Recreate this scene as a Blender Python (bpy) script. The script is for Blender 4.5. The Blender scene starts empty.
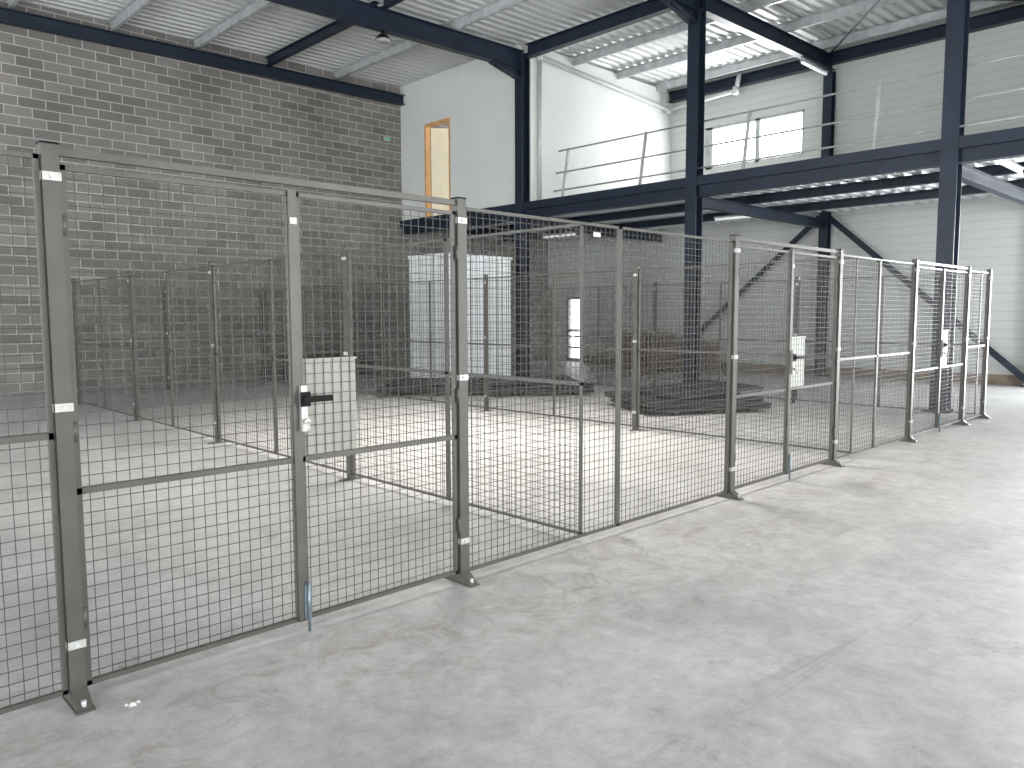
import bpy, math, random
from mathutils import Vector, Matrix
random.seed(7)
sc = bpy.context.scene

# ---------------------------------------------------------------- materials
def mat(name, col, rough=0.5, metal=0.0, noise=None, bump=None, emit=None, spec=0.5):
    m = bpy.data.materials.new(name); m.use_nodes = True
    nt = m.node_tree; N = nt.nodes; L = nt.links
    b = N['Principled BSDF']
    b.inputs['Base Color'].default_value = (*col, 1)
    b.inputs['Roughness'].default_value = rough
    b.inputs['Metallic'].default_value = metal
    b.inputs['Specular IOR Level'].default_value = spec
    tc = N.new('ShaderNodeTexCoord')
    if noise:
        sc_, amt = noise
        n = N.new('ShaderNodeTexNoise'); n.inputs['Scale'].default_value = sc_; n.inputs['Detail'].default_value = 6
        L.new(tc.outputs['Object'], n.inputs['Vector'])
        r = N.new('ShaderNodeValToRGB')
        r.color_ramp.elements[0].position = .3; r.color_ramp.elements[1].position = .7
        r.color_ramp.elements[0].color = (*[c*(1-amt) for c in col], 1)
        r.color_ramp.elements[1].color = (*[min(1, c*(1+amt)) for c in col], 1)
        L.new(n.outputs['Fac'], r.inputs['Fac']); L.new(r.outputs['Color'], b.inputs['Base Color'])
    if emit:
        b.inputs['Emission Color'].default_value = (*emit[0], 1)
        b.inputs['Emission Strength'].default_value = emit[1]
    return m

M_steel = mat('navy_painted_steel', (.012, .020, .036), .45, 0, (3, .2), spec=.35)
M_post = mat('grey_powdercoat', (.070, .067, .060), .42, .15, (6, .15), spec=.4)
M_frame = mat('grey_frame_tube', (.070, .067, .060), .42, .15, (6, .15), spec=.4)
M_wire = mat('dark_wire', (.055, .052, .047), .5, .1, (9, .15), spec=.3)
M_clip = mat('zinc_clip', (.42, .42, .40), .4, .3, (20, .15))
M_galv = mat('galvanised', (.44, .46, .47), .45, .2, (5, .2))
M_black = mat('black_plastic', (.006, .006, .006), .6, 0, (20, .2), spec=.15)
M_plate = mat('lock_plate_grey', (.24, .24, .21), .5, .1, (8, .06))
M_platew = mat('lock_plate_white', (.44, .45, .42), .5, .0, (8, .05))
M_platec = mat('lock_plate_cream', (.52, .47, .33), .5, .0, (8, .05))
M_blue = mat('bolt_blue_zinc', (.17, .21, .24), .35, .6, (20, .1))
M_white = mat('white_plaster', (.66, .68, .66), .8, 0, (1.2, .03))
M_cabin = mat('white_panel', (.70, .73, .74), .5, 0, (2, .05))
M_seam = mat('panel_seam', (.35, .37, .38), .6, 0, (4, .1))
M_roof = mat('roof_sheet', (.53, .545, .54), .5, .1, (1.5, .06))
M_deck = mat('deck_sheet', (.72, .74, .76), .45, .1, (2, .06))
M_slab = mat('deck_concrete', (.45, .45, .43), .8, 0, (3, .1))
M_wood = mat('door_wood', (.62, .34, .14), .5, 0, (4, .15))
M_cream = mat('cream_door_leaf', (.88, .80, .62), .5, 0, (4, .05))
M_woodp = mat('pallet_wood', (.13, .095, .07), .8, 0, (6, .3))
M_dark = mat('stack_steel', (.028, .028, .029), .6, .0, (6, .3), spec=.3)
M_pvc = mat('grey_pvc', (.46, .48, .48), .4, 0, (5, .04))
M_green = mat('exit_green', (.08, .35, .18), .5, 0, (20, .1), emit=((.3, 1, .6), .08))
M_tube = mat('tube_diffuser', (.9, .9, .9), .4, 0, (5, .02), emit=((1, 1, 1), .3))
M_lampd = mat('lamp_diffuser', (.35, .35, .34), .4, 0, (5, .02))
M_opal = mat('opal_skylight', (.9, .9, .9), .4, 0, (5, .02), emit=((1, 1, 1), 3))
M_brown = mat('brown_plinth', (.22, .17, .13), .8, 0, (4, .2))
M_plasterbit = mat('plaster_chunk', (.5, .48, .46), .9, 0, (30, .1))

def glass():
    m = bpy.data.materials.new('window_glass'); m.use_nodes = True
    nt = m.node_tree; N = nt.nodes; L = nt.links; N.clear()
    o = N.new('ShaderNodeOutputMaterial'); mx = N.new('ShaderNodeMixShader')
    t = N.new('ShaderNodeBsdfTransparent'); g = N.new('ShaderNodeBsdfGlossy'); g.inputs['Roughness'].default_value = .05
    mx.inputs[0].default_value = .05
    L.new(t.outputs[0], mx.inputs[1]); L.new(g.outputs[0], mx.inputs[2]); L.new(mx.outputs[0], o.inputs[0])
    return m
M_glass = glass()

def block_mat():
    m = bpy.data.materials.new('concrete_block_wall'); m.use_nodes = True
    nt = m.node_tree; N = nt.nodes; L = nt.links; b = N['Principled BSDF']
    tc = N.new('ShaderNodeTexCoord'); sp = N.new('ShaderNodeSeparateXYZ'); cb = N.new('ShaderNodeCombineXYZ')
    L.new(tc.outputs['Object'], sp.inputs[0]); L.new(sp.outputs['X'], cb.inputs['X']); L.new(sp.outputs['Z'], cb.inputs['Y'])
    br = N.new('ShaderNodeTexBrick'); L.new(cb.outputs[0], br.inputs['Vector'])
    br.inputs['Scale'].default_value = 1; br.inputs['Brick Width'].default_value = .5; br.inputs['Row Height'].default_value = .2
    br.inputs['Mortar Size'].default_value = .010; br.inputs['Mortar Smooth'].default_value = .1; br.inputs['Bias'].default_value = -.1
    br.inputs['Color1'].default_value = (.145, .136, .126, 1); br.inputs['Color2'].default_value = (.225, .212, .197, 1)
    br.inputs['Mortar'].default_value = (.41, .40, .385, 1)
    n = N.new('ShaderNodeTexNoise'); n.inputs['Scale'].default_value = .6; n.inputs['Detail'].default_value = 8
    L.new(tc.outputs['Object'], n.inputs['Vector'])
    mr = N.new('ShaderNodeMapRange'); mr.inputs['From Min'].default_value = .3; mr.inputs['From Max'].default_value = .7
    mr.inputs['To Min'].default_value = .85; mr.inputs['To Max'].default_value = 1.15
    L.new(n.outputs['Fac'], mr.inputs['Value'])
    mx = N.new('ShaderNodeVectorMath'); mx.operation = 'SCALE'
    L.new(br.outputs['Color'], mx.inputs[0]); L.new(mr.outputs[0], mx.inputs['Scale'])
    L.new(mx.outputs[0], b.inputs['Base Color']); b.inputs['Roughness'].default_value = .9
    bp = N.new('ShaderNodeBump'); bp.inputs['Strength'].default_value = .4; bp.inputs['Distance'].default_value = .01; bp.invert = True
    L.new(br.outputs['Fac'], bp.inputs['Height']); L.new(bp.outputs[0], b.inputs['Normal'])
    return m
M_block = block_mat()

def cladding_mat():
    m = bpy.data.materials.new('ribbed_cladding'); m.use_nodes = True
    nt = m.node_tree; N = nt.nodes; L = nt.links; b = N['Principled BSDF']
    tc = N.new('ShaderNodeTexCoord'); sp = N.new('ShaderNodeSeparateXYZ'); L.new(tc.outputs['Object'], sp.inputs[0])
    a = N.new('ShaderNodeMath'); a.operation = 'MULTIPLY'; a.inputs[1].default_value = 5; L.new(sp.outputs['Z'], a.inputs[0])
    f = N.new('ShaderNodeMath'); f.operation = 'FRACT'; L.new(a.outputs[0], f.inputs[0])
    c = N.new('ShaderNodeMath'); c.operation = 'LESS_THAN'; c.inputs[1].default_value = .12; L.new(f.outputs[0], c.inputs[0])
    mx = N.new('ShaderNodeMix'); mx.data_type = 'RGBA'
    mx.inputs['A'].default_value = (.53, .545, .525, 1); mx.inputs['B'].default_value = (.46, .47, .455, 1)
    L.new(c.outputs[0], mx.inputs['Factor']); L.new(mx.outputs['Result'], b.inputs['Base Color'])
    b.inputs['Roughness'].default_value = .5
    bp = N.new('ShaderNodeBump'); bp.inputs['Strength'].default_value = .3; bp.inputs['Distance'].default_value = .02; bp.invert = True
    L.new(c.outputs[0], bp.inputs['Height']); L.new(bp.outputs[0], b.inputs['Normal'])
    return m
M_clad = cladding_mat()

def floor_mat():
    m = bpy.data.materials.new('power_floated_concrete'); m.use_nodes = True
    nt = m.node_tree; N = nt.nodes; L = nt.links; b = N['Principled BSDF']
    tc = N.new('ShaderNodeTexCoord')
    def noise(s, d=8, dist=0.0, rough=.6, vec=None):
        n = N.new('ShaderNodeTexNoise'); n.inputs['Scale'].default_value = s; n.inputs['Detail'].default_value = d
        n.inputs['Distortion'].default_value = dist; n.inputs['Roughness'].default_value = rough
        L.new(vec or tc.outputs['Object'], n.inputs['Vector']); return n
    def ramp(src, p0, c0, p1, c1):
        r = N.new('ShaderNodeValToRGB'); e = r.color_ramp.elements
        e[0].position = p0; e[0].color = (*c0, 1); e[1].position = p1; e[1].color = (*c1, 1)
        L.new(src.outputs['Fac'], r.inputs['Fac']); return r
    def mul(a, c):
        m1 = N.new('ShaderNodeMix'); m1.data_type = 'RGBA'; m1.blend_type = 'MULTIPLY'; m1.inputs['Factor'].default_value = 1
        L.new(a, m1.inputs['A']); L.new(c, m1.inputs['B']); return m1.outputs['Result']
    r1 = ramp(noise(.8, 10, .2, .7), .32, (.335, .336, .332), .68, (.480, .480, .476))
    r2 = ramp(noise(6, 12, .3, .8), .38, (.78, .775, .77), .60, (1.05, 1.05, 1.045))
    r4 = ramp(noise(1.7, 12, .4, .85), .34, (.66, .65, .64), .44, (1, 1, 1))
    # scuff streaks dragged across the slab
    mp = N.new('ShaderNodeMapping'); mp.inputs['Rotation'].default_value = (0, 0, .5); mp.inputs['Scale'].default_value = (.35, 5, 1)
    L.new(tc.outputs['Object'], mp.inputs['Vector'])
    r5 = ramp(noise(1.3, 10, .8, .7, mp.outputs[0]), .30, (.80, .79, .78), .38, (1, 1, 1))
    base = mul(mul(mul(r1.outputs[0], r2.outputs[0]), r4.outputs[0]), r5.outputs[0])
    sp = N.new('ShaderNodeSeparateXYZ'); L.new(tc.outputs['Object'], sp.inputs[0])
    s = N.new('ShaderNodeMath'); s.operation = 'SUBTRACT'; s.inputs[1].default_value = 2.9; L.new(sp.outputs['Y'], s.inputs[0])
    a = N.new('ShaderNodeMath'); a.operation = 'ABSOLUTE'; L.new(s.outputs[0], a.inputs[0])
    mr = N.new('ShaderNodeMapRange'); mr.inputs['From Min'].default_value = .1; mr.inputs['From Max'].default_value = .9
    mr.inputs['To Min'].default_value = 1; mr.inputs['To Max'].default_value = 0; L.new(a.outputs[0], mr.inputs['Value'])
    r3 = ramp(noise(3.2, 14, 1.2, .8), .48, (0, 0, 0), .6, (1, 1, 1))
    mm = N.new('ShaderNodeMath'); mm.operation = 'MULTIPLY'; L.new(mr.outputs[0], mm.inputs[0]); L.new(r3.outputs[0], mm.inputs[1])
    mk = N.new('ShaderNodeMath'); mk.operation = 'MULTIPLY'; mk.inputs[1].default_value = .6; L.new(mm.outputs[0], mk.inputs[0])
    m2 = N.new('ShaderNodeMix'); m2.data_type = 'RGBA'; L.new(mk.outputs[0], m2.inputs['Factor'])
    L.new(base, m2.inputs['A']); m2.inputs['B'].default_value = (.24, .19, .16, 1)
    L.new(m2.outputs['Result'], b.inputs['Base Color'])
    rr = N.new('ShaderNodeMapRange'); rr.inputs['To Min'].default_value = .32; rr.inputs['To Max'].default_value = .58
    L.new(noise(1.5, 6).outputs['Fac'], rr.inputs['Value']); L.new(rr.outputs[0], b.inputs['Roughness'])
    bp = N.new('ShaderNodeBump'); bp.inputs['Strength'].default_value = .1; bp.inputs['Distance'].default_value = .01
    L.new(noise(25, 6).outputs['Fac'], bp.inputs['Height']); L.new(bp.outputs[0], b.inputs['Normal'])
    return m
M_floor = floor_mat()

# ---------------------------------------------------------------- mesh builder
class B:
    def __init__(s, name): s.n = name; s.v = []; s.f = []; s.mi = []; s.ms = []; s.smooth = []
    def m(s, mt):
        if mt not in s.ms: s.ms.append(mt)
        return s.ms.index(mt)
    def poly(s, pts, mt, sm=False):
        k = len(s.v); s.v += [tuple(p) for p in pts]; s.f.append(tuple(range(k, k+len(pts)))); s.mi.append(s.m(mt)); s.smooth.append(sm)
    def hexa(s, c, mt):
        k = len(s.v); s.v += [tuple(p) for p in c]; i = s.m(mt)
        for q in ((0, 3, 2, 1), (4, 5, 6, 7), (0, 1, 5, 4), (1, 2, 6, 5), (2, 3, 7, 6), (3, 0, 4, 7)):
            s.f.append(tuple(k+j for j in q)); s.mi.append(i); s.smooth.append(False)
    def box(s, x0, x1, y0, y1, z0, z1, mt):
        s.hexa([(x0, y0, z0), (x1, y0, z0), (x1, y1, z0), (x0, y1, z0), (x0, y0, z1), (x1, y0, z1), (x1, y1, z1), (x0, y1, z1)], mt)
    def bar(s, p0, p1, w, h, mt, up=(0, 0, 1), off=(0, 0)):
        p0 = Vector(p0); p1 = Vector(p1); d = (p1-p0).normalized(); u = Vector(up)
        if abs(d.dot(u)) > .99: u = Vector((0, 1, 0))
        r = d.cross(u).normalized(); u = r.cross(d)
        p0 = p0+r*off[0]+u*off[1]; p1 = p1+r*off[0]+u*off[1]
        a = r*w/2; c = u*h/2
        s.hexa([p0-a-c, p0+a-c, p0+a+c, p0-a+c, p1-a-c, p1+a-c, p1+a+c, p1-a+c], mt)
    def ibeam(s, p0, p1, w, h, mt, up=(0, 0, 1), t=.018):
        s.bar(p0, p1, w, t, mt, up, (0, h/2-t/2)); s.bar(p0, p1, w, t, mt, up, (0, -h/2+t/2)); s.bar(p0, p1, t*.8, h-2*t, mt, up)
    def cyl(s, p0, p1, r, mt, n=12, r1=None):
        p0 = Vector(p0); p1 = Vector(p1); d = (p1-p0).normalized(); u = Vector((0, 0, 1))
        if abs(d.dot(u)) > .99: u = Vector((0, 1, 0))
        a = d.cross(u).normalized(); b_ = a.cross(d); r1 = r if r1 is None else r1
        k = len(s.v); i = s.m(mt)
        for p, q in ((p0, r), (p1, r1)):
            for j in range(n):
                t = 2*math.pi*j/n; s.v.append(tuple(p+a*q*math.cos(t)+b_*q*math.sin(t)))
        for j in range(n):
            s.f.append((k+j, k+(j+1) % n, k+n+(j+1) % n, k+n+j)); s.mi.append(i); s.smooth.append(True)
        s.f.append(tuple(k+j for j in range(n))[::-1]); s.mi.append(i); s.smooth.append(False)
        s.f.append(tuple(k+n+j for j in range(n))); s.mi.append(i); s.smooth.append(False)
    def build(s):
        me = bpy.data.meshes.new(s.n); me.from_pydata(s.v, [], s.f)
        for x in s.ms: me.materials.append(x)
        me.polygons.foreach_set('material_index', s.mi); me.polygons.foreach_set('use_smooth', s.smooth)
        me.update(); o = bpy.data.objects.new(s.n, me); sc.collection.objects.link(o); return o

# ---------------------------------------------------------------- key dimensions
XM, XW, YB = 13.5, 19.6, 18.5         # mezzanine edge, end wall, block wall
XS, YF = -7.0, -8.0                    # walls behind the camera
DK = 4.27                              # mezzanine finished floor
def RZ(x): return 8.05+.018*(x-13.5)   # underside of roof sheet
COLY = [13.6, 8.75, 4.10, -.75, -5.6]

# ---------------------------------------------------------------- shell
b = B('floor'); b.box(XS-.3, XW+.3, YF-.3, YB+.3, -.25, 0, M_floor); b.build()
def wall(name, axis, c, th, u0, u1, z1, holes, mt):
    b = B(name)
    us = sorted({u0, u1, *[h[0] for h in holes], *[h[1] for h in holes]})
    zs = sorted({0, z1, *[h[2] for h in holes], *[h[3] for h in holes]})
    for i in range(len(us)-1):
        for j in range(len(zs)-1):
            cu = (us[i]+us[i+1])/2; cz = (zs[j]+zs[j+1])/2
            if any(h[0] < cu < h[1] and h[2] < cz < h[3] for h in holes): continue
            if axis == 'x': b.box(min(c, c+th), max(c, c+th), us[i], us[i+1], zs[j], zs[j+1], mt)
            else: b.box(us[i], us[i+1], min(c, c+th), max(c, c+th), zs[j], zs[j+1], mt)
    return b
wall('wall_back', 'y', YB, .25, XS, XW, 9, [], M_block).build()
WIN = (9.45, 12.35, 5.66, 6.82)
GD = (16.95, 17.65, .0, 2.15)
wall('wall_end', 'x', XW, .25, YF, YB, 9, [WIN, GD, (-1, 3.2, 0, 3.7)], M_clad).build()
wall('wall_front', 'y', YF, -.25, XS, XW, 9, [(-4, 1, 0, 4.5), (7, 12, 0, 4.5)], M_white).build()  # unseen openings put in to let soft light into the hall
wall('wall_side', 'x', XS, -.25, YF, YB, 9, [(-5, 0, 0, 4.5), (9, 14, 0, 4.5)], M_white).build()  # unseen openings added to admit fill light from the side

# roof: trapezoidal sheet, ribs along X
b = B('ceiling')
pitch = .25; y = YF-.3; z0, z1 = RZ(XS-.3), RZ(XW+.3); X0, X1 = XS-.3, XW+.3
prof = []
while y < YB+.3:
    prof += [(y, 0), (y+.11, 0), (y+.14, .045), (y+.22, .045)]; y += pitch
for (a, ha), (c, hc) in zip(prof[:-1], prof[1:]):
    b.poly([(X0, a, z0+ha), (X1, a, z1+ha), (X1, c, z1+hc), (X0, c, z0+hc)], M_roof)
b.build()

def skylight(x0, x1, y0, y1):
    b = B('roof_skylight'); z = RZ(x0)
    b.box(x0, x1, y0, y1, z-.06, z-.02, M_opal)
    for a in ((x0-.08, x0, y0-.08, y1+.08), (x1, x1+.08, y0-.08, y1+.08), (x0, x1, y0-.08, y0), (x0, x1, y1, y1+.08)):
        b.box(*a, z-.12, z+.0, M_galv)
    b.build()
skylight(5.9, 7.5, 6, 8.4)
skylight(8, 10, -4, -2)

# roof structure ------------------------------------------------
purl = [-6, -4, -2, 0, 2, 3.9, 5.8, 7.6, 11.3, 15.2, 17.0, 18.8]
for i, x in enumerate(purl):
    b = B('roof_purlin'); z = RZ(x)-.012
    b.bar((x, YF, z-.01), (x, YB, z-.01), .07, .012, M_galv); b.bar((x+.03, YF, z-.1), (x+.03, YB, z-.1), .01, .18, M_galv); b.bar((x+.06, YF, z-.19), (x+.06, YB, z-.19), .07, .012, M_galv)
    b.build()
for yy in COLY:
    b = B('roof_rafter'); b.ibeam((XS, yy, RZ(XS)-.42), (XM, yy, RZ(XM)-.42), .2, .42, M_steel)
    b.bar((XM-1.0, yy, RZ(XM)-.66), (XM-.13, yy, RZ(XM)-.86), .2, .02, M_steel)
    b.bar((XM-.9, yy, RZ(XM)-.64), (XM-.13, yy, RZ(XM)-.72), .02, .2, M_steel)
    b.ibeam((XM, yy, RZ(XM)-.40), (XW-.05, yy, RZ(XW)-.40), .18, .34, M_steel) if yy < 13 else None
    b.build()
b = B('roof_tie_beam'); b.ibeam((9.45, COLY[0]+.12, RZ(9.45)-.13), (9.45, YB-.02, RZ(9.45)-.13), .14, .2, M_steel)
b.ibeam((9.45, YF, RZ(9.45)-.13), (9.45, COLY[0]-.12, RZ(9.45)-.13), .14, .2, M_steel); b.build()
b = B('eaves_beam'); b.ibeam((XM+.1, YF, RZ(XM)-.2), (XM+.1, COLY[0]-.1, RZ(XM)-.2), .18, .3, M_steel); b.build()
b = B('wall_plate_beam'); b.ibeam((XS, YB-.14, RZ(XS)-.38), (XM-.02, YB-.14, RZ(XM)-.42), .2, .26, M_steel); b.build()
b = B('wall_plate_beam'); b.ibeam((XW-.14, YF, RZ(XW)-.3), (XW-.14, COLY[0]-.1, RZ(XW)-.3), .2, .28, M_steel); b.build()
b = B('roof_bracing')
for (p, q) in (((XM+.2, 8.75, 7.8), (XW-.3, 4.1, 7.9)), ((XM+.2, 4.1, 7.8), (XW-.3, 8.75, 7.9))):
    b.cyl(p, q, .02, M_steel, 8)
b.build()

def column(x, y, z1, w=.25):
    b = B('steel_column'); b.ibeam((x, y, 0), (x, y, z1), w, w, M_steel, up=(1, 0, 0))
    b.box(x-.2, x+.2, y-.2, y+.2, 0, .025, M_steel)
    for sx in (-.15, .15):
        for sy in (-.15, .15): b.cyl((x+sx, y+sy, .025), (x+sx, y+sy, .07), .015, M_galv, 8)
    b.build()
for yy in COLY:
    column(XM, yy, RZ(XM)-.22)
    if yy < 13: column(XW-.16, yy, RZ(XW)-.6, .22)

# mezzanine
b = B('mezzanine_deck')
b.box(XM-.1, XW-.003, YF+.003, YB-.003, DK-.09, DK, M_slab)
pitch = .3; y = YF+.01; prof = []
while y < YB-.3:
    prof += [(y, 0), (y+.12, 0), (y+.15, .06), (y+.27, .06)]; y += pitch
for (a, ha), (c, hc) in zip(prof[:-1], prof[1:]):
    b.poly([(XM-.1, a, DK-.155+ha), (XW-.003, a, DK-.155+ha), (XW-.003, c, DK-.155+hc), (XM-.1, c, DK-.155+hc)], M_deck)
b.box(XM-.115, XM-.1, YF+.003, YB-.003, DK-.16, DK+.0, M_steel)
b.build()
b = B('mezzanine_edge_beam'); b.ibeam((XM-.02, YF, DK-.28), (XM-.02, YB, DK-.28), .18, .24, M_steel); b.build()
for x in (15.5, 17.5):
    b = B('mezzanine_joist'); b.ibeam((x, YF+.01, DK-.25), (x, YB-.01, DK-.25), .13, .18, M_steel); b.build()
for yy in COLY:
    b = B('mezzanine_main_beam'); b.ibeam((XM+.1, yy, DK-.455), (XW-.28, yy, DK-.455), .16, .22, M_steel); b.build()
b = B('wall_bracing')
b.bar((XW-.25, 8.65, 4.0), (XW-.25, 4.2, .12), .02, .14, M_steel); b.bar((XW-.25, 8.85, 4.0), (XW-.25, 13.4, .12), .02, .14, M_steel)
b.build()
b = B('baseboard_end'); b.box(XW-.06, XW, 3.3, 16.9, 0, .22, M_brown); b.build()

b = B('guard_railing')
def gp(y, h): return (XM+.02+.18*h, y, DK+h)
for yy in (12.3, 10.1, 7.7, 5.3, 2.9, .5, -1.9, -4.3):
    b.bar(gp(yy, .02), gp(yy, 1.15), .05, .05, M_galv, up=(0, 1, 0)); b.box(XM-.05, XM+.12, yy-.06, yy+.06, DK+.002, DK+.017, M_galv)
for h in (.18, .6, 1.12): b.cyl(gp(12.6, h), gp(-7.5, h), .018, M_galv, 8)
b.build()

# office box on mezzanine
b = B('wall_office_front')
xa, xb = XM-.02, XM+.12; zt = RZ(XM)-.01
ya, yb = COLY[0]+.13, YB
b.box(xa, xb, ya, 16.3, DK+.005, zt, M_white); b.box(xa, xb, 17.4, yb, DK+.005, zt, M_white); b.box(xa, xb, 16.3, 17.4, 6.8, zt, M_white)
b.build()
b = B('wall_office_side'); b.box(XM+.2, XW, COLY[0]-.08, COLY[0]+.08, DK+.005, RZ(XM)+.0, M_white); b.build()
b = B('door_1')
for a in ((16.3, 16.36), (17.34, 17.4)): b.box(XM-.03, XM+.13, a[0], a[1], DK+.005, 6.74, M_wood)
b.box(XM-.03, XM+.13, 16.3, 17.4, 6.74, 6.8, M_wood)
b.bar((XM+.15, 17.33, (DK+6.72)/2+.005), (XM+.85, 16.75, (DK+6.72)/2+.005), .04, 6.70-DK, M_cream)
b.build()
b = B('window_1')
y0, y1, z0, z1 = WIN
fr = .06
for a in ((y0, y1, z0, z0+fr), (y0, y1, z1-fr, z1), (y0, y0+fr, z0, z1), (y1-.2, y1, z0, z1), (y0+1.25, y0+1.25+.12, z0, z1)):
    b.box(XW+.02, XW+.1, a[0], a[1], a[2], a[3], M_galv)
b.box(XW+.05, XW+.06, y0, y1, z0, z1, M_glass)
b.build()
b = B('window_2')
y0, y1, z0, z1 = GD
for a in ((y0, y0+.06, z0, z1), (y1-.06, y1, z0, z1), (y0, y1, z1-.06, z1), (y0, y1, .0, .12), (y0, y1, 1.0, 1.06)):
    b.box(XW+.02, XW+.1, a[0], a[1], a[2], a[3], M_steel)
b.box(XW+.05, XW+.06, y0, y1, z0, z1, M_glass); b.build()

b = B('drain_pipe')
pts = [(13.85, 13.36, DK), (13.85, 13.36, 7.75), (19.2, 13.36, 7.45), (19.2, 11.2, 7.55), (19.2, 11.1, 7.95)]
for p, q in zip(pts[:-1], pts[1:]): b.cyl(p, q, .06, M_pvc, 14)
for p in pts[1:-1]: b.cyl(Vector(p)-Vector((0, 0, .1)), Vector(p)+Vector((0, 0, .1)), .08, M_pvc, 14)
b.build()
def tube(x, y, z, alongx):
    b = B('tube_light'); L_ = .65
    d = Vector((1, 0, 0)) if alongx else Vector((0, 1, 0)); c = Vector((x, y, z))
    b.bar(c-d*L_+Vector((0, 0, .04)), c+d*L_+Vector((0, 0, .04)), .1, .04, M_galv); b.cyl(c-d*L_*.97, c+d*L_*.97, .035, M_tube, 10)
    b.build()
tube(16.9, 9.7, DK-.40, False); tube(14.3, 3.5, DK-.40, True); tube(16.9, 2.6, DK-.40, False); tube(16.9, 15.5, DK-.40, False)
tube(18.6, 8.75, RZ(18)-.68, True)
b = B('ceiling_lamp'); zb = RZ(9.5)-.63
b.cyl((9.5, 13.6, zb), (9.5, 13.6, zb-.08), .04, M_black, 12); b.cyl((9.5, 13.6, zb-.08), (9.5, 13.6, zb-.18), .09, M_black, 24, .17); b.cyl((9.5, 13.6, zb-.18), (9.5, 13.6, zb-.23), .16, M_lampd, 24, .11)
b.build()
b = B('emergency_exit_light'); b.box(12.88, 13.08, YB-.05, YB, 6.46, 6.56, M_platew); b.box(12.90, 13.06, YB-.055, YB-.05, 6.475, 6.545, M_green); b.build()

# ---------------------------------------------------------------- wire mesh cage
H = 2.2; FY = 3.38
def wires(b, p0, p1, z0, z1, s=.05, w=.003):
    p0 = Vector((*p0, 0)); p1 = Vector((*p1, 0)); L_ = (p1-p0).length; d = (p1-p0)/L_
    n = max(1, round(L_/s))
    for i in range(1, n):
        p = p0+d*(L_*i/n); b.bar((p.x, p.y, z0), (p.x, p.y, z1), w, w, M_wire)
    m = max(1, round((z1-z0)/s))
    for i in range(1, m):
        z = z0+(z1-z0)*i/m; b.bar((p0.x, p0.y, z), (p1.x, p1.y, z), w, w, M_wire)
def panel(b, p0, p1, z0=.05, z1=2.16, mid=None, fw=.018, fd=.02, e0=None, e1=None, ww=.003):
    v = (Vector((*p1, 0))-Vector((*p0, 0))); d = v.normalized()
    for p, sg, ew in ((p0, 1, e0 or fw), (p1, -1, e1 or fw)):
        q = Vector((*p, 0))+d*sg*ew/2
        b.bar((q.x, q.y, z0), (q.x, q.y, z1), fd if abs(d.x) < .5 else ew, ew if abs(d.x) < .5 else fd, M_frame, up=(0, 1, 0))
    for z in [z0+fw/2, z1-fw/2]:
        b.bar((*p0, z), (*p1, z), fd, fw, M_frame)
    if mid: b.bar((*p0, mid), (*p1, mid), fd, .026, M_frame)
    wires(b, p0, p1, z0, z1, w=ww)
def post(b, x, y, clips=True, face=(0, -1)):
    w = .03
    b.box(x-w, x+w, y-w, y+w, 0, H, M_post)
    b.box(x-w-.002, x+w+.002, y-w-.002, y+w+.002, H, H+.008, M_black)
    fx, fy = face
    if fy:
        b.box(x-.035, x+.035, y-.12, y+.12, 0, .008, M_post)
        for s in (-1, 1):
            b.hexa([(x-.03, y+s*.03, .008), (x+.03, y+s*.03, .008), (x+.03, y+s*.11, .008), (x-.03, y+s*.11, .008),
                    (x-.03, y+s*.03, .07), (x+.03, y+s*.03, .07), (x+.03, y+s*.032, .07), (x-.03, y+s*.032, .07)], M_post)
            b.cyl((x, y+s*.09, .01), (x, y+s*.09, .04), .01, M_galv, 8)
    else:
        b.box(x-.12, x+.12, y-.035, y+.035, 0, .008, M_post)
    if clips:
        for z in (.25, 1.2, 2.08):
            if fy:
                b.box(x-w-.004, x+w+.004, y-w-.005, y-w-.001, z-.016, z+.016, M_clip)
                b.box(x-w-.004, x-w-.001, y-w-.005, y, z-.016, z+.016, M_clip)
                b.cyl((x, y-w-.005, z), (x, y-w-.012, z), .008, M_galv, 8)
            else:
                b.box(x-w-.005, x-w-.001, y-w-.004, y+w+.004, z-.016, z+.016, M_clip)
PX = [.82, 2.85, 5.83, 7.86, 10.0, 12.04, 13.04]
b = B('wire_mesh_fence')
for x in [-3.2, -1.2]+PX: post(b, x, FY)
g = .034
panel(b, (-1.2+g, FY), (-.2, FY), mid=1.09); panel(b, (-.19, FY), (.82-g, FY), mid=1.09)
panel(b, (-3.2+g, FY), (-1.2-g, FY), mid=1.09)
panel(b, (2.85+g, FY), (4.30, FY)); panel(b, (4.303, FY), (5.83-g, FY))
panel(b, (7.86+g, FY), (8.92, FY), mid=1.09); panel(b, (8.923, FY), (10-g, FY), mid=1.09)
panel(b, (12.04+g, FY), (13.04-g, FY), mid=1.09)
for x0, x1 in ((.82, 2.85), (5.83, 7.86), (10, 12.04)): b.bar((x0, FY, 2.178), (x1, FY, 2.178), .03, .03, M_frame)
b.box(4.0, 4.07, FY-.022, FY-.018, 2.07, 2.1, M_platew)
b.build()

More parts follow.
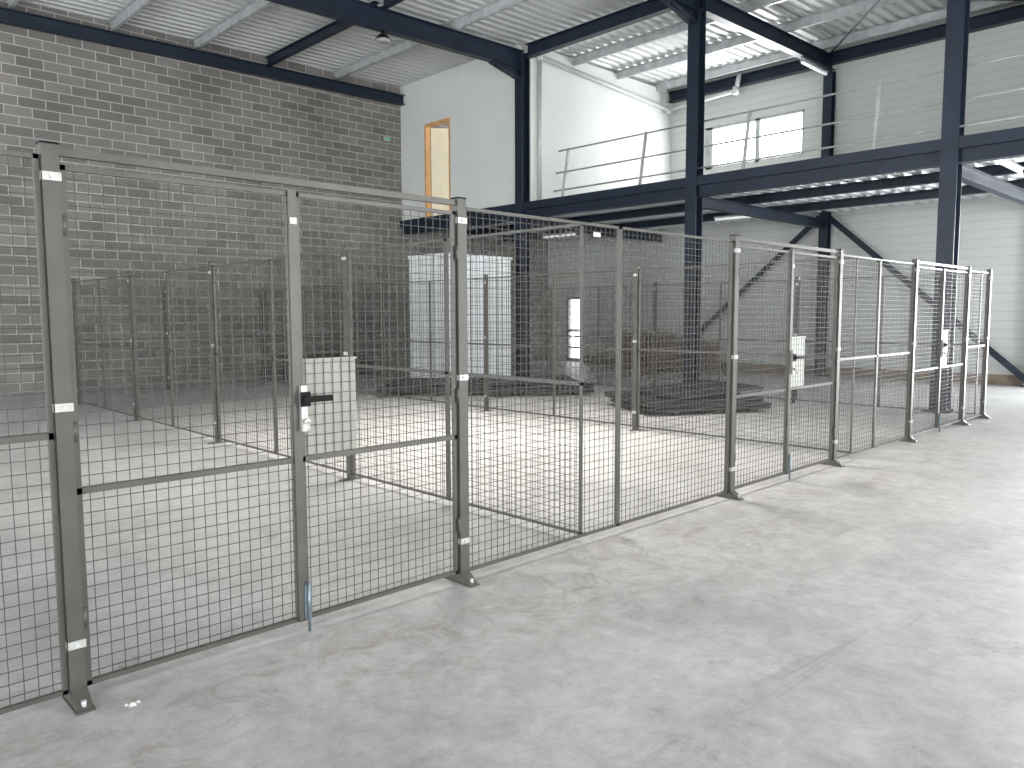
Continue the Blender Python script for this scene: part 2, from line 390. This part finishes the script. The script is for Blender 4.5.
def gate(x0, x1, plate):
    b = B('wire_mesh_gate'); xm = (x0+x1)/2-.01
    panel(b, (x0+.034, FY), (xm-.002, FY), .06, 2.13, .86, .02, .025, e1=.03); panel(b, (xm+.002, FY), (x1-.034, FY), .06, 2.13, .86, .02, .025, e0=.03)
    b.box(xm-.03, xm+.012, FY-.024, FY-.014, .06, 2.14, M_frame)
    b.box(xm+.035, xm+.335, FY+.006, FY+.012, .87, 1.34, plate)
    for zz in (.86, 1.34): b.box(xm+.03, xm+.34, FY+.0, FY+.014, zz-.005, zz+.005, plate)
    b.box(xm-.0, xm+.032, FY-.045, FY-.018, 1.0, 1.22, M_clip)
    b.box(xm-.005, xm+.045, FY-.054, FY-.045, 1.12, 1.19, M_black)
    b.bar((xm+.005, FY-.07, 1.155), (xm+.15, FY-.07, 1.155), .022, .028, M_black)
    b.cyl((xm+.02, FY-.05, 1.155), (xm+.02, FY-.078, 1.155), .016, M_black, 10)
    b.cyl((xm+.02, FY-.045, 1.05), (xm+.02, FY-.07, 1.05), .014, M_clip, 10)
    b.cyl((xm+.02, FY-.07, 1.05), (xm+.02, FY-.08, 1.0), .006, M_clip, 8)
    b.box(xm-.0, xm+.035, FY-.03, FY-.014, .07, .24, M_blue)
    b.cyl((xm+.018, FY-.035, .01), (xm+.018, FY-.035, .26), .008, M_blue, 8)
    b.box(xm-.025, xm+.01, FY-.03, FY-.024, 1.98, 2.01, M_platew)
    for hx in (x0+.037, x1-.037):
        for z in (.35, 1.1, 1.9): b.cyl((hx, FY-.025, z-.04), (hx, FY-.025, z+.04), .008, M_frame, 8)
    b.build()
gate(.82, 2.85, M_plate); gate(5.83, 7.86, M_platew); gate(10.0, 12.04, M_platec)

def partition(x, ys):
    b = B('wire_mesh_partition')
    for i, yy in enumerate(ys):
        if i: post(b, x, yy, True, (-1, 0))
    for a, c in zip(ys[:-1], ys[1:]):
        a2 = a+.034 if a > FY+.1 else a+.03; m = (a+c)/2
        panel(b, (x, a2), (x, m-.002), mid=1.09, ww=.0026); panel(b, (x, m+.002), (x, c-.034), mid=1.09, ww=.0026)
    b.build()
YS = [FY, 6.3, 9.3, 12.2, 15.1, 17.0]
partition(3.95, YS); partition(8.4, YS); partition(13.0, [FY+.05, 6.3, 9.3, 12.2, 15.1, 17.0])
b = B('wire_mesh_partition')
for x0, x1 in ((4.03, 6.15), (6.25, 8.32), (8.48, 10.65), (10.75, 12.92)): panel(b, (x0, 17.0), (x1, 17.0), mid=1.09, ww=.0026)
for x in (6.2, 10.7): post(b, x, 17.0)
b.build()

# ---------------------------------------------------------------- things in the cage
b = B('storage_cabin')
x0, x1, y0, y1, zt = 10.75, 12.75, 13.24, 14.5, 2.85
b.box(x0, x1, y0, y1, .12, zt, M_cabin); b.box(x0-.03, x1+.03, y0-.03, y1+.03, zt, zt+.06, M_cabin)
b.box(x0, x1, y0, y1, 0.0, .12, M_dark)
for i in range(0, 6):
    xx = x0+(x1-x0)*i/5; b.box(xx-.012, xx+.012, y0-.008, y0, .12, zt, M_seam)
for i in range(0, 4):
    yy = y0+(y1-y0)*i/3; b.box(x0-.008, x0, yy-.012, yy+.012, .12, zt, M_seam)
b.box(x0+1.15, x0+1.2, y0-.05, y0-.008, 1.0, 1.25, M_black)
b.build()

def stack(cx, cy, L_, W, n, ang, jit, seed=1, tilt=.1, name='mesh_panel_stack'):
    r = random.Random(seed); b = B(name)
    def fr(c, a, z, l, w, tilt=0):
        ca, sa = math.cos(a), math.sin(a)
        def P(u, v): return (c[0]+u*ca-v*sa, c[1]+u*sa+v*ca, z+max(0, u+l/2)*tilt)
        for (p, q) in (((-l/2, -w/2), (l/2, -w/2)), ((-l/2, w/2), (l/2, w/2)), ((-l/2, -w/2), (-l/2, w/2)), ((l/2, -w/2), (l/2, w/2)), ((0, -w/2), (0, w/2))):
            b.bar(P(*p), P(*q), .05, .036, M_dark)
        k = int(w/.11)
        for i in range(1, k): b.bar(P(-l/2, -w/2+w*i/k), P(l/2, -w/2+w*i/k), .08, .014, M_dark)
        k = int(l/.15)
        for i in range(1, k): b.bar(P(-l/2+l*i/k, -w/2), P(-l/2+l*i/k, w/2), .04, .012, M_dark)
    ca, sa = math.cos(ang), math.sin(ang)
    for u in (-L_*.35, 0, L_*.35):
        b.bar((cx+u*ca+W/2*sa, cy+u*sa-W/2*ca, .03), (cx+u*ca-W/2*sa, cy+u*sa+W/2*ca, .03), .08, .06, M_dark)
    z = .08
    for i in range(n):
        fr((cx+r.uniform(-jit, jit), cy+r.uniform(-jit, jit)), ang+r.uniform(-jit, jit)*.5, z, L_, W); z += .042
    fr((cx+r.uniform(-.2, .2), cy+r.uniform(-.2, .2)), ang+r.uniform(-.3, .3), z+.01, L_*.8, W*.85, tilt)
    return b.build()
A0 = -math.radians(42)
stack(9.75, 12.3, 2.0, 1.5, 3, A0, .1, seed=2, tilt=.02)
stack(11.15, 10.9, 2.0, 1.4, 3, A0+.15, .1, seed=4, tilt=.05)
stack(11.1, 7.2, 2.0, 1.7, 4, A0+.25, .14, seed=3, tilt=.07)
b = B('concrete_block_stack')
for i in range(6):
    for j in range(3 if i < 5 else 2):
        b.box(9.2+i*.43, 9.2+i*.43+.4, 17.5, 17.7, j*.2+.0, j*.2+.19, M_dark)
b.build()
def crate(x, y, s, h):
    b = B('wooden_crate')
    for k in range(int(h/.12)):
        z = k*.12+.1; b.box(x-s, x+s, y-s, y-s+.02, z, z+.1, M_woodp); b.box(x-s, x+s, y+s-.02, y+s, z, z+.1, M_woodp)
        b.box(x-s, x-s+.02, y-s+.02, y+s-.02, z, z+.1, M_woodp); b.box(x+s-.02, x+s, y-s+.02, y+s-.02, z, z+.1, M_woodp)
    b.box(x-s, x+s, y-s, y+s, .08, .1, M_woodp)
    for u in (-s+.05, 0, s-.05): b.box(x+u-.05, x+u+.05, y-s, y+s, 0, .08, M_woodp)
    b.build()
crate(17.8, 13.0, .6, 1.0); crate(18.8, 12.0, .45, .8)
b = B('plaster_chunk')
for dx, dy, s in ((0, 0, .016), (.025, .01, .010), (-.018, .014, .009)):
    x, y = .97+dx, 3.2+dy
    b.hexa([(x-s, y-s*.6, 0), (x+s*.8, y-s, 0), (x+s, y+s*.7, 0), (x-s*.7, y+s, 0), (x-s*.5, y-s*.3, s*.7), (x+s*.4, y-s*.5, s*.9), (x+s*.5, y+s*.3, s*.6), (x-s*.3, y+s*.5, s*.8)], M_plasterbit)
b.build()

# ---------------------------------------------------------------- lights
def area(name, loc, size, direction, power, col=(1, 1, 1), spread=180):
    l = bpy.data.lights.new(name, 'AREA'); l.shape = 'RECTANGLE'; l.size, l.size_y = size; l.energy = power; l.color = col
    l.spread = math.radians(spread)
    o = bpy.data.objects.new(name, l); o.location = loc; o.rotation_euler = Vector(direction).to_track_quat('-Z', 'Y').to_euler(); sc.collection.objects.link(o)
area('door_fill_a', (-1.5, YF-.3, 2.3), (5, 4.4), (0, 1, 0), 260, (.96, .98, 1))  # fill lamp added in an unseen door opening, standing in for daylight
area('door_fill_b', (9.5, YF-.3, 2.3), (5, 4.4), (0, 1, 0), 560, (.96, .98, 1))  # second added door fill, brightens the right-hand floor
area('side_fill_a', (XS-.3, -2.5, 2.3), (5, 4.4), (1, 0, 0), 240, (.96, .98, 1))  # fill lamp added at an unseen side-wall opening
area('side_fill_b', (XS-.3, 11.5, 2.3), (5, 4.4), (1, 0, 0), 560, (.96, .98, 1))  # added side fill, brightens the cage interior
area('daylight_end', (XW+.3, 1.1, 1.85), (4.1, 3.6), (-1, 0, 0), 600, (.97, .99, 1))
area('skylight_a', (6.7, 7.2, RZ(5)-.15), (1.6, 2.4), (0, 0, -1), 260, (1, .94, .86), 85)
area('skylight_b', (9, -3, RZ(8)-.15), (2, 2), (0, 0, -1), 350, (1, .98, .95), 160)
area('window_daylight', (XW-.02, 10.9, 6.2), (2.4, 1), (-1, 0, -.1), 160, (1, 1, 1))
area('office_light', (16, 16, 7.7), (1.5, 1.5), (0, 0, -1), 150, (1, .97, .9))

w = bpy.data.worlds.new('sky'); sc.world = w; w.use_nodes = True
w.node_tree.nodes['Background'].inputs[0].default_value = (.95, .98, 1, 1); w.node_tree.nodes['Background'].inputs[1].default_value = 4.5

# ---------------------------------------------------------------- camera
cam = bpy.data.cameras.new('camera'); co = bpy.data.objects.new('camera', cam); sc.collection.objects.link(co)
cam.sensor_width = 36; cam.lens = 774/1024*36; cam.clip_start = .05
az = math.radians(46.0); p = math.radians(5.05); ro = .003
f = Vector((math.cos(az)*math.cos(p), math.sin(az)*math.cos(p), -math.sin(p))); r = Vector((math.sin(az), -math.cos(az), 0)); u = r.cross(f)
r2 = r*math.cos(ro)-u*math.sin(ro); u2 = u*math.cos(ro)+r*math.sin(ro)
mm = Matrix((r2, u2, -f)).transposed().to_4x4(); mm.translation = (0, 0, 1.55); co.matrix_world = mm
sc.camera = co
sc.view_settings.view_transform = 'Standard'
sc.view_settings.exposure = .65
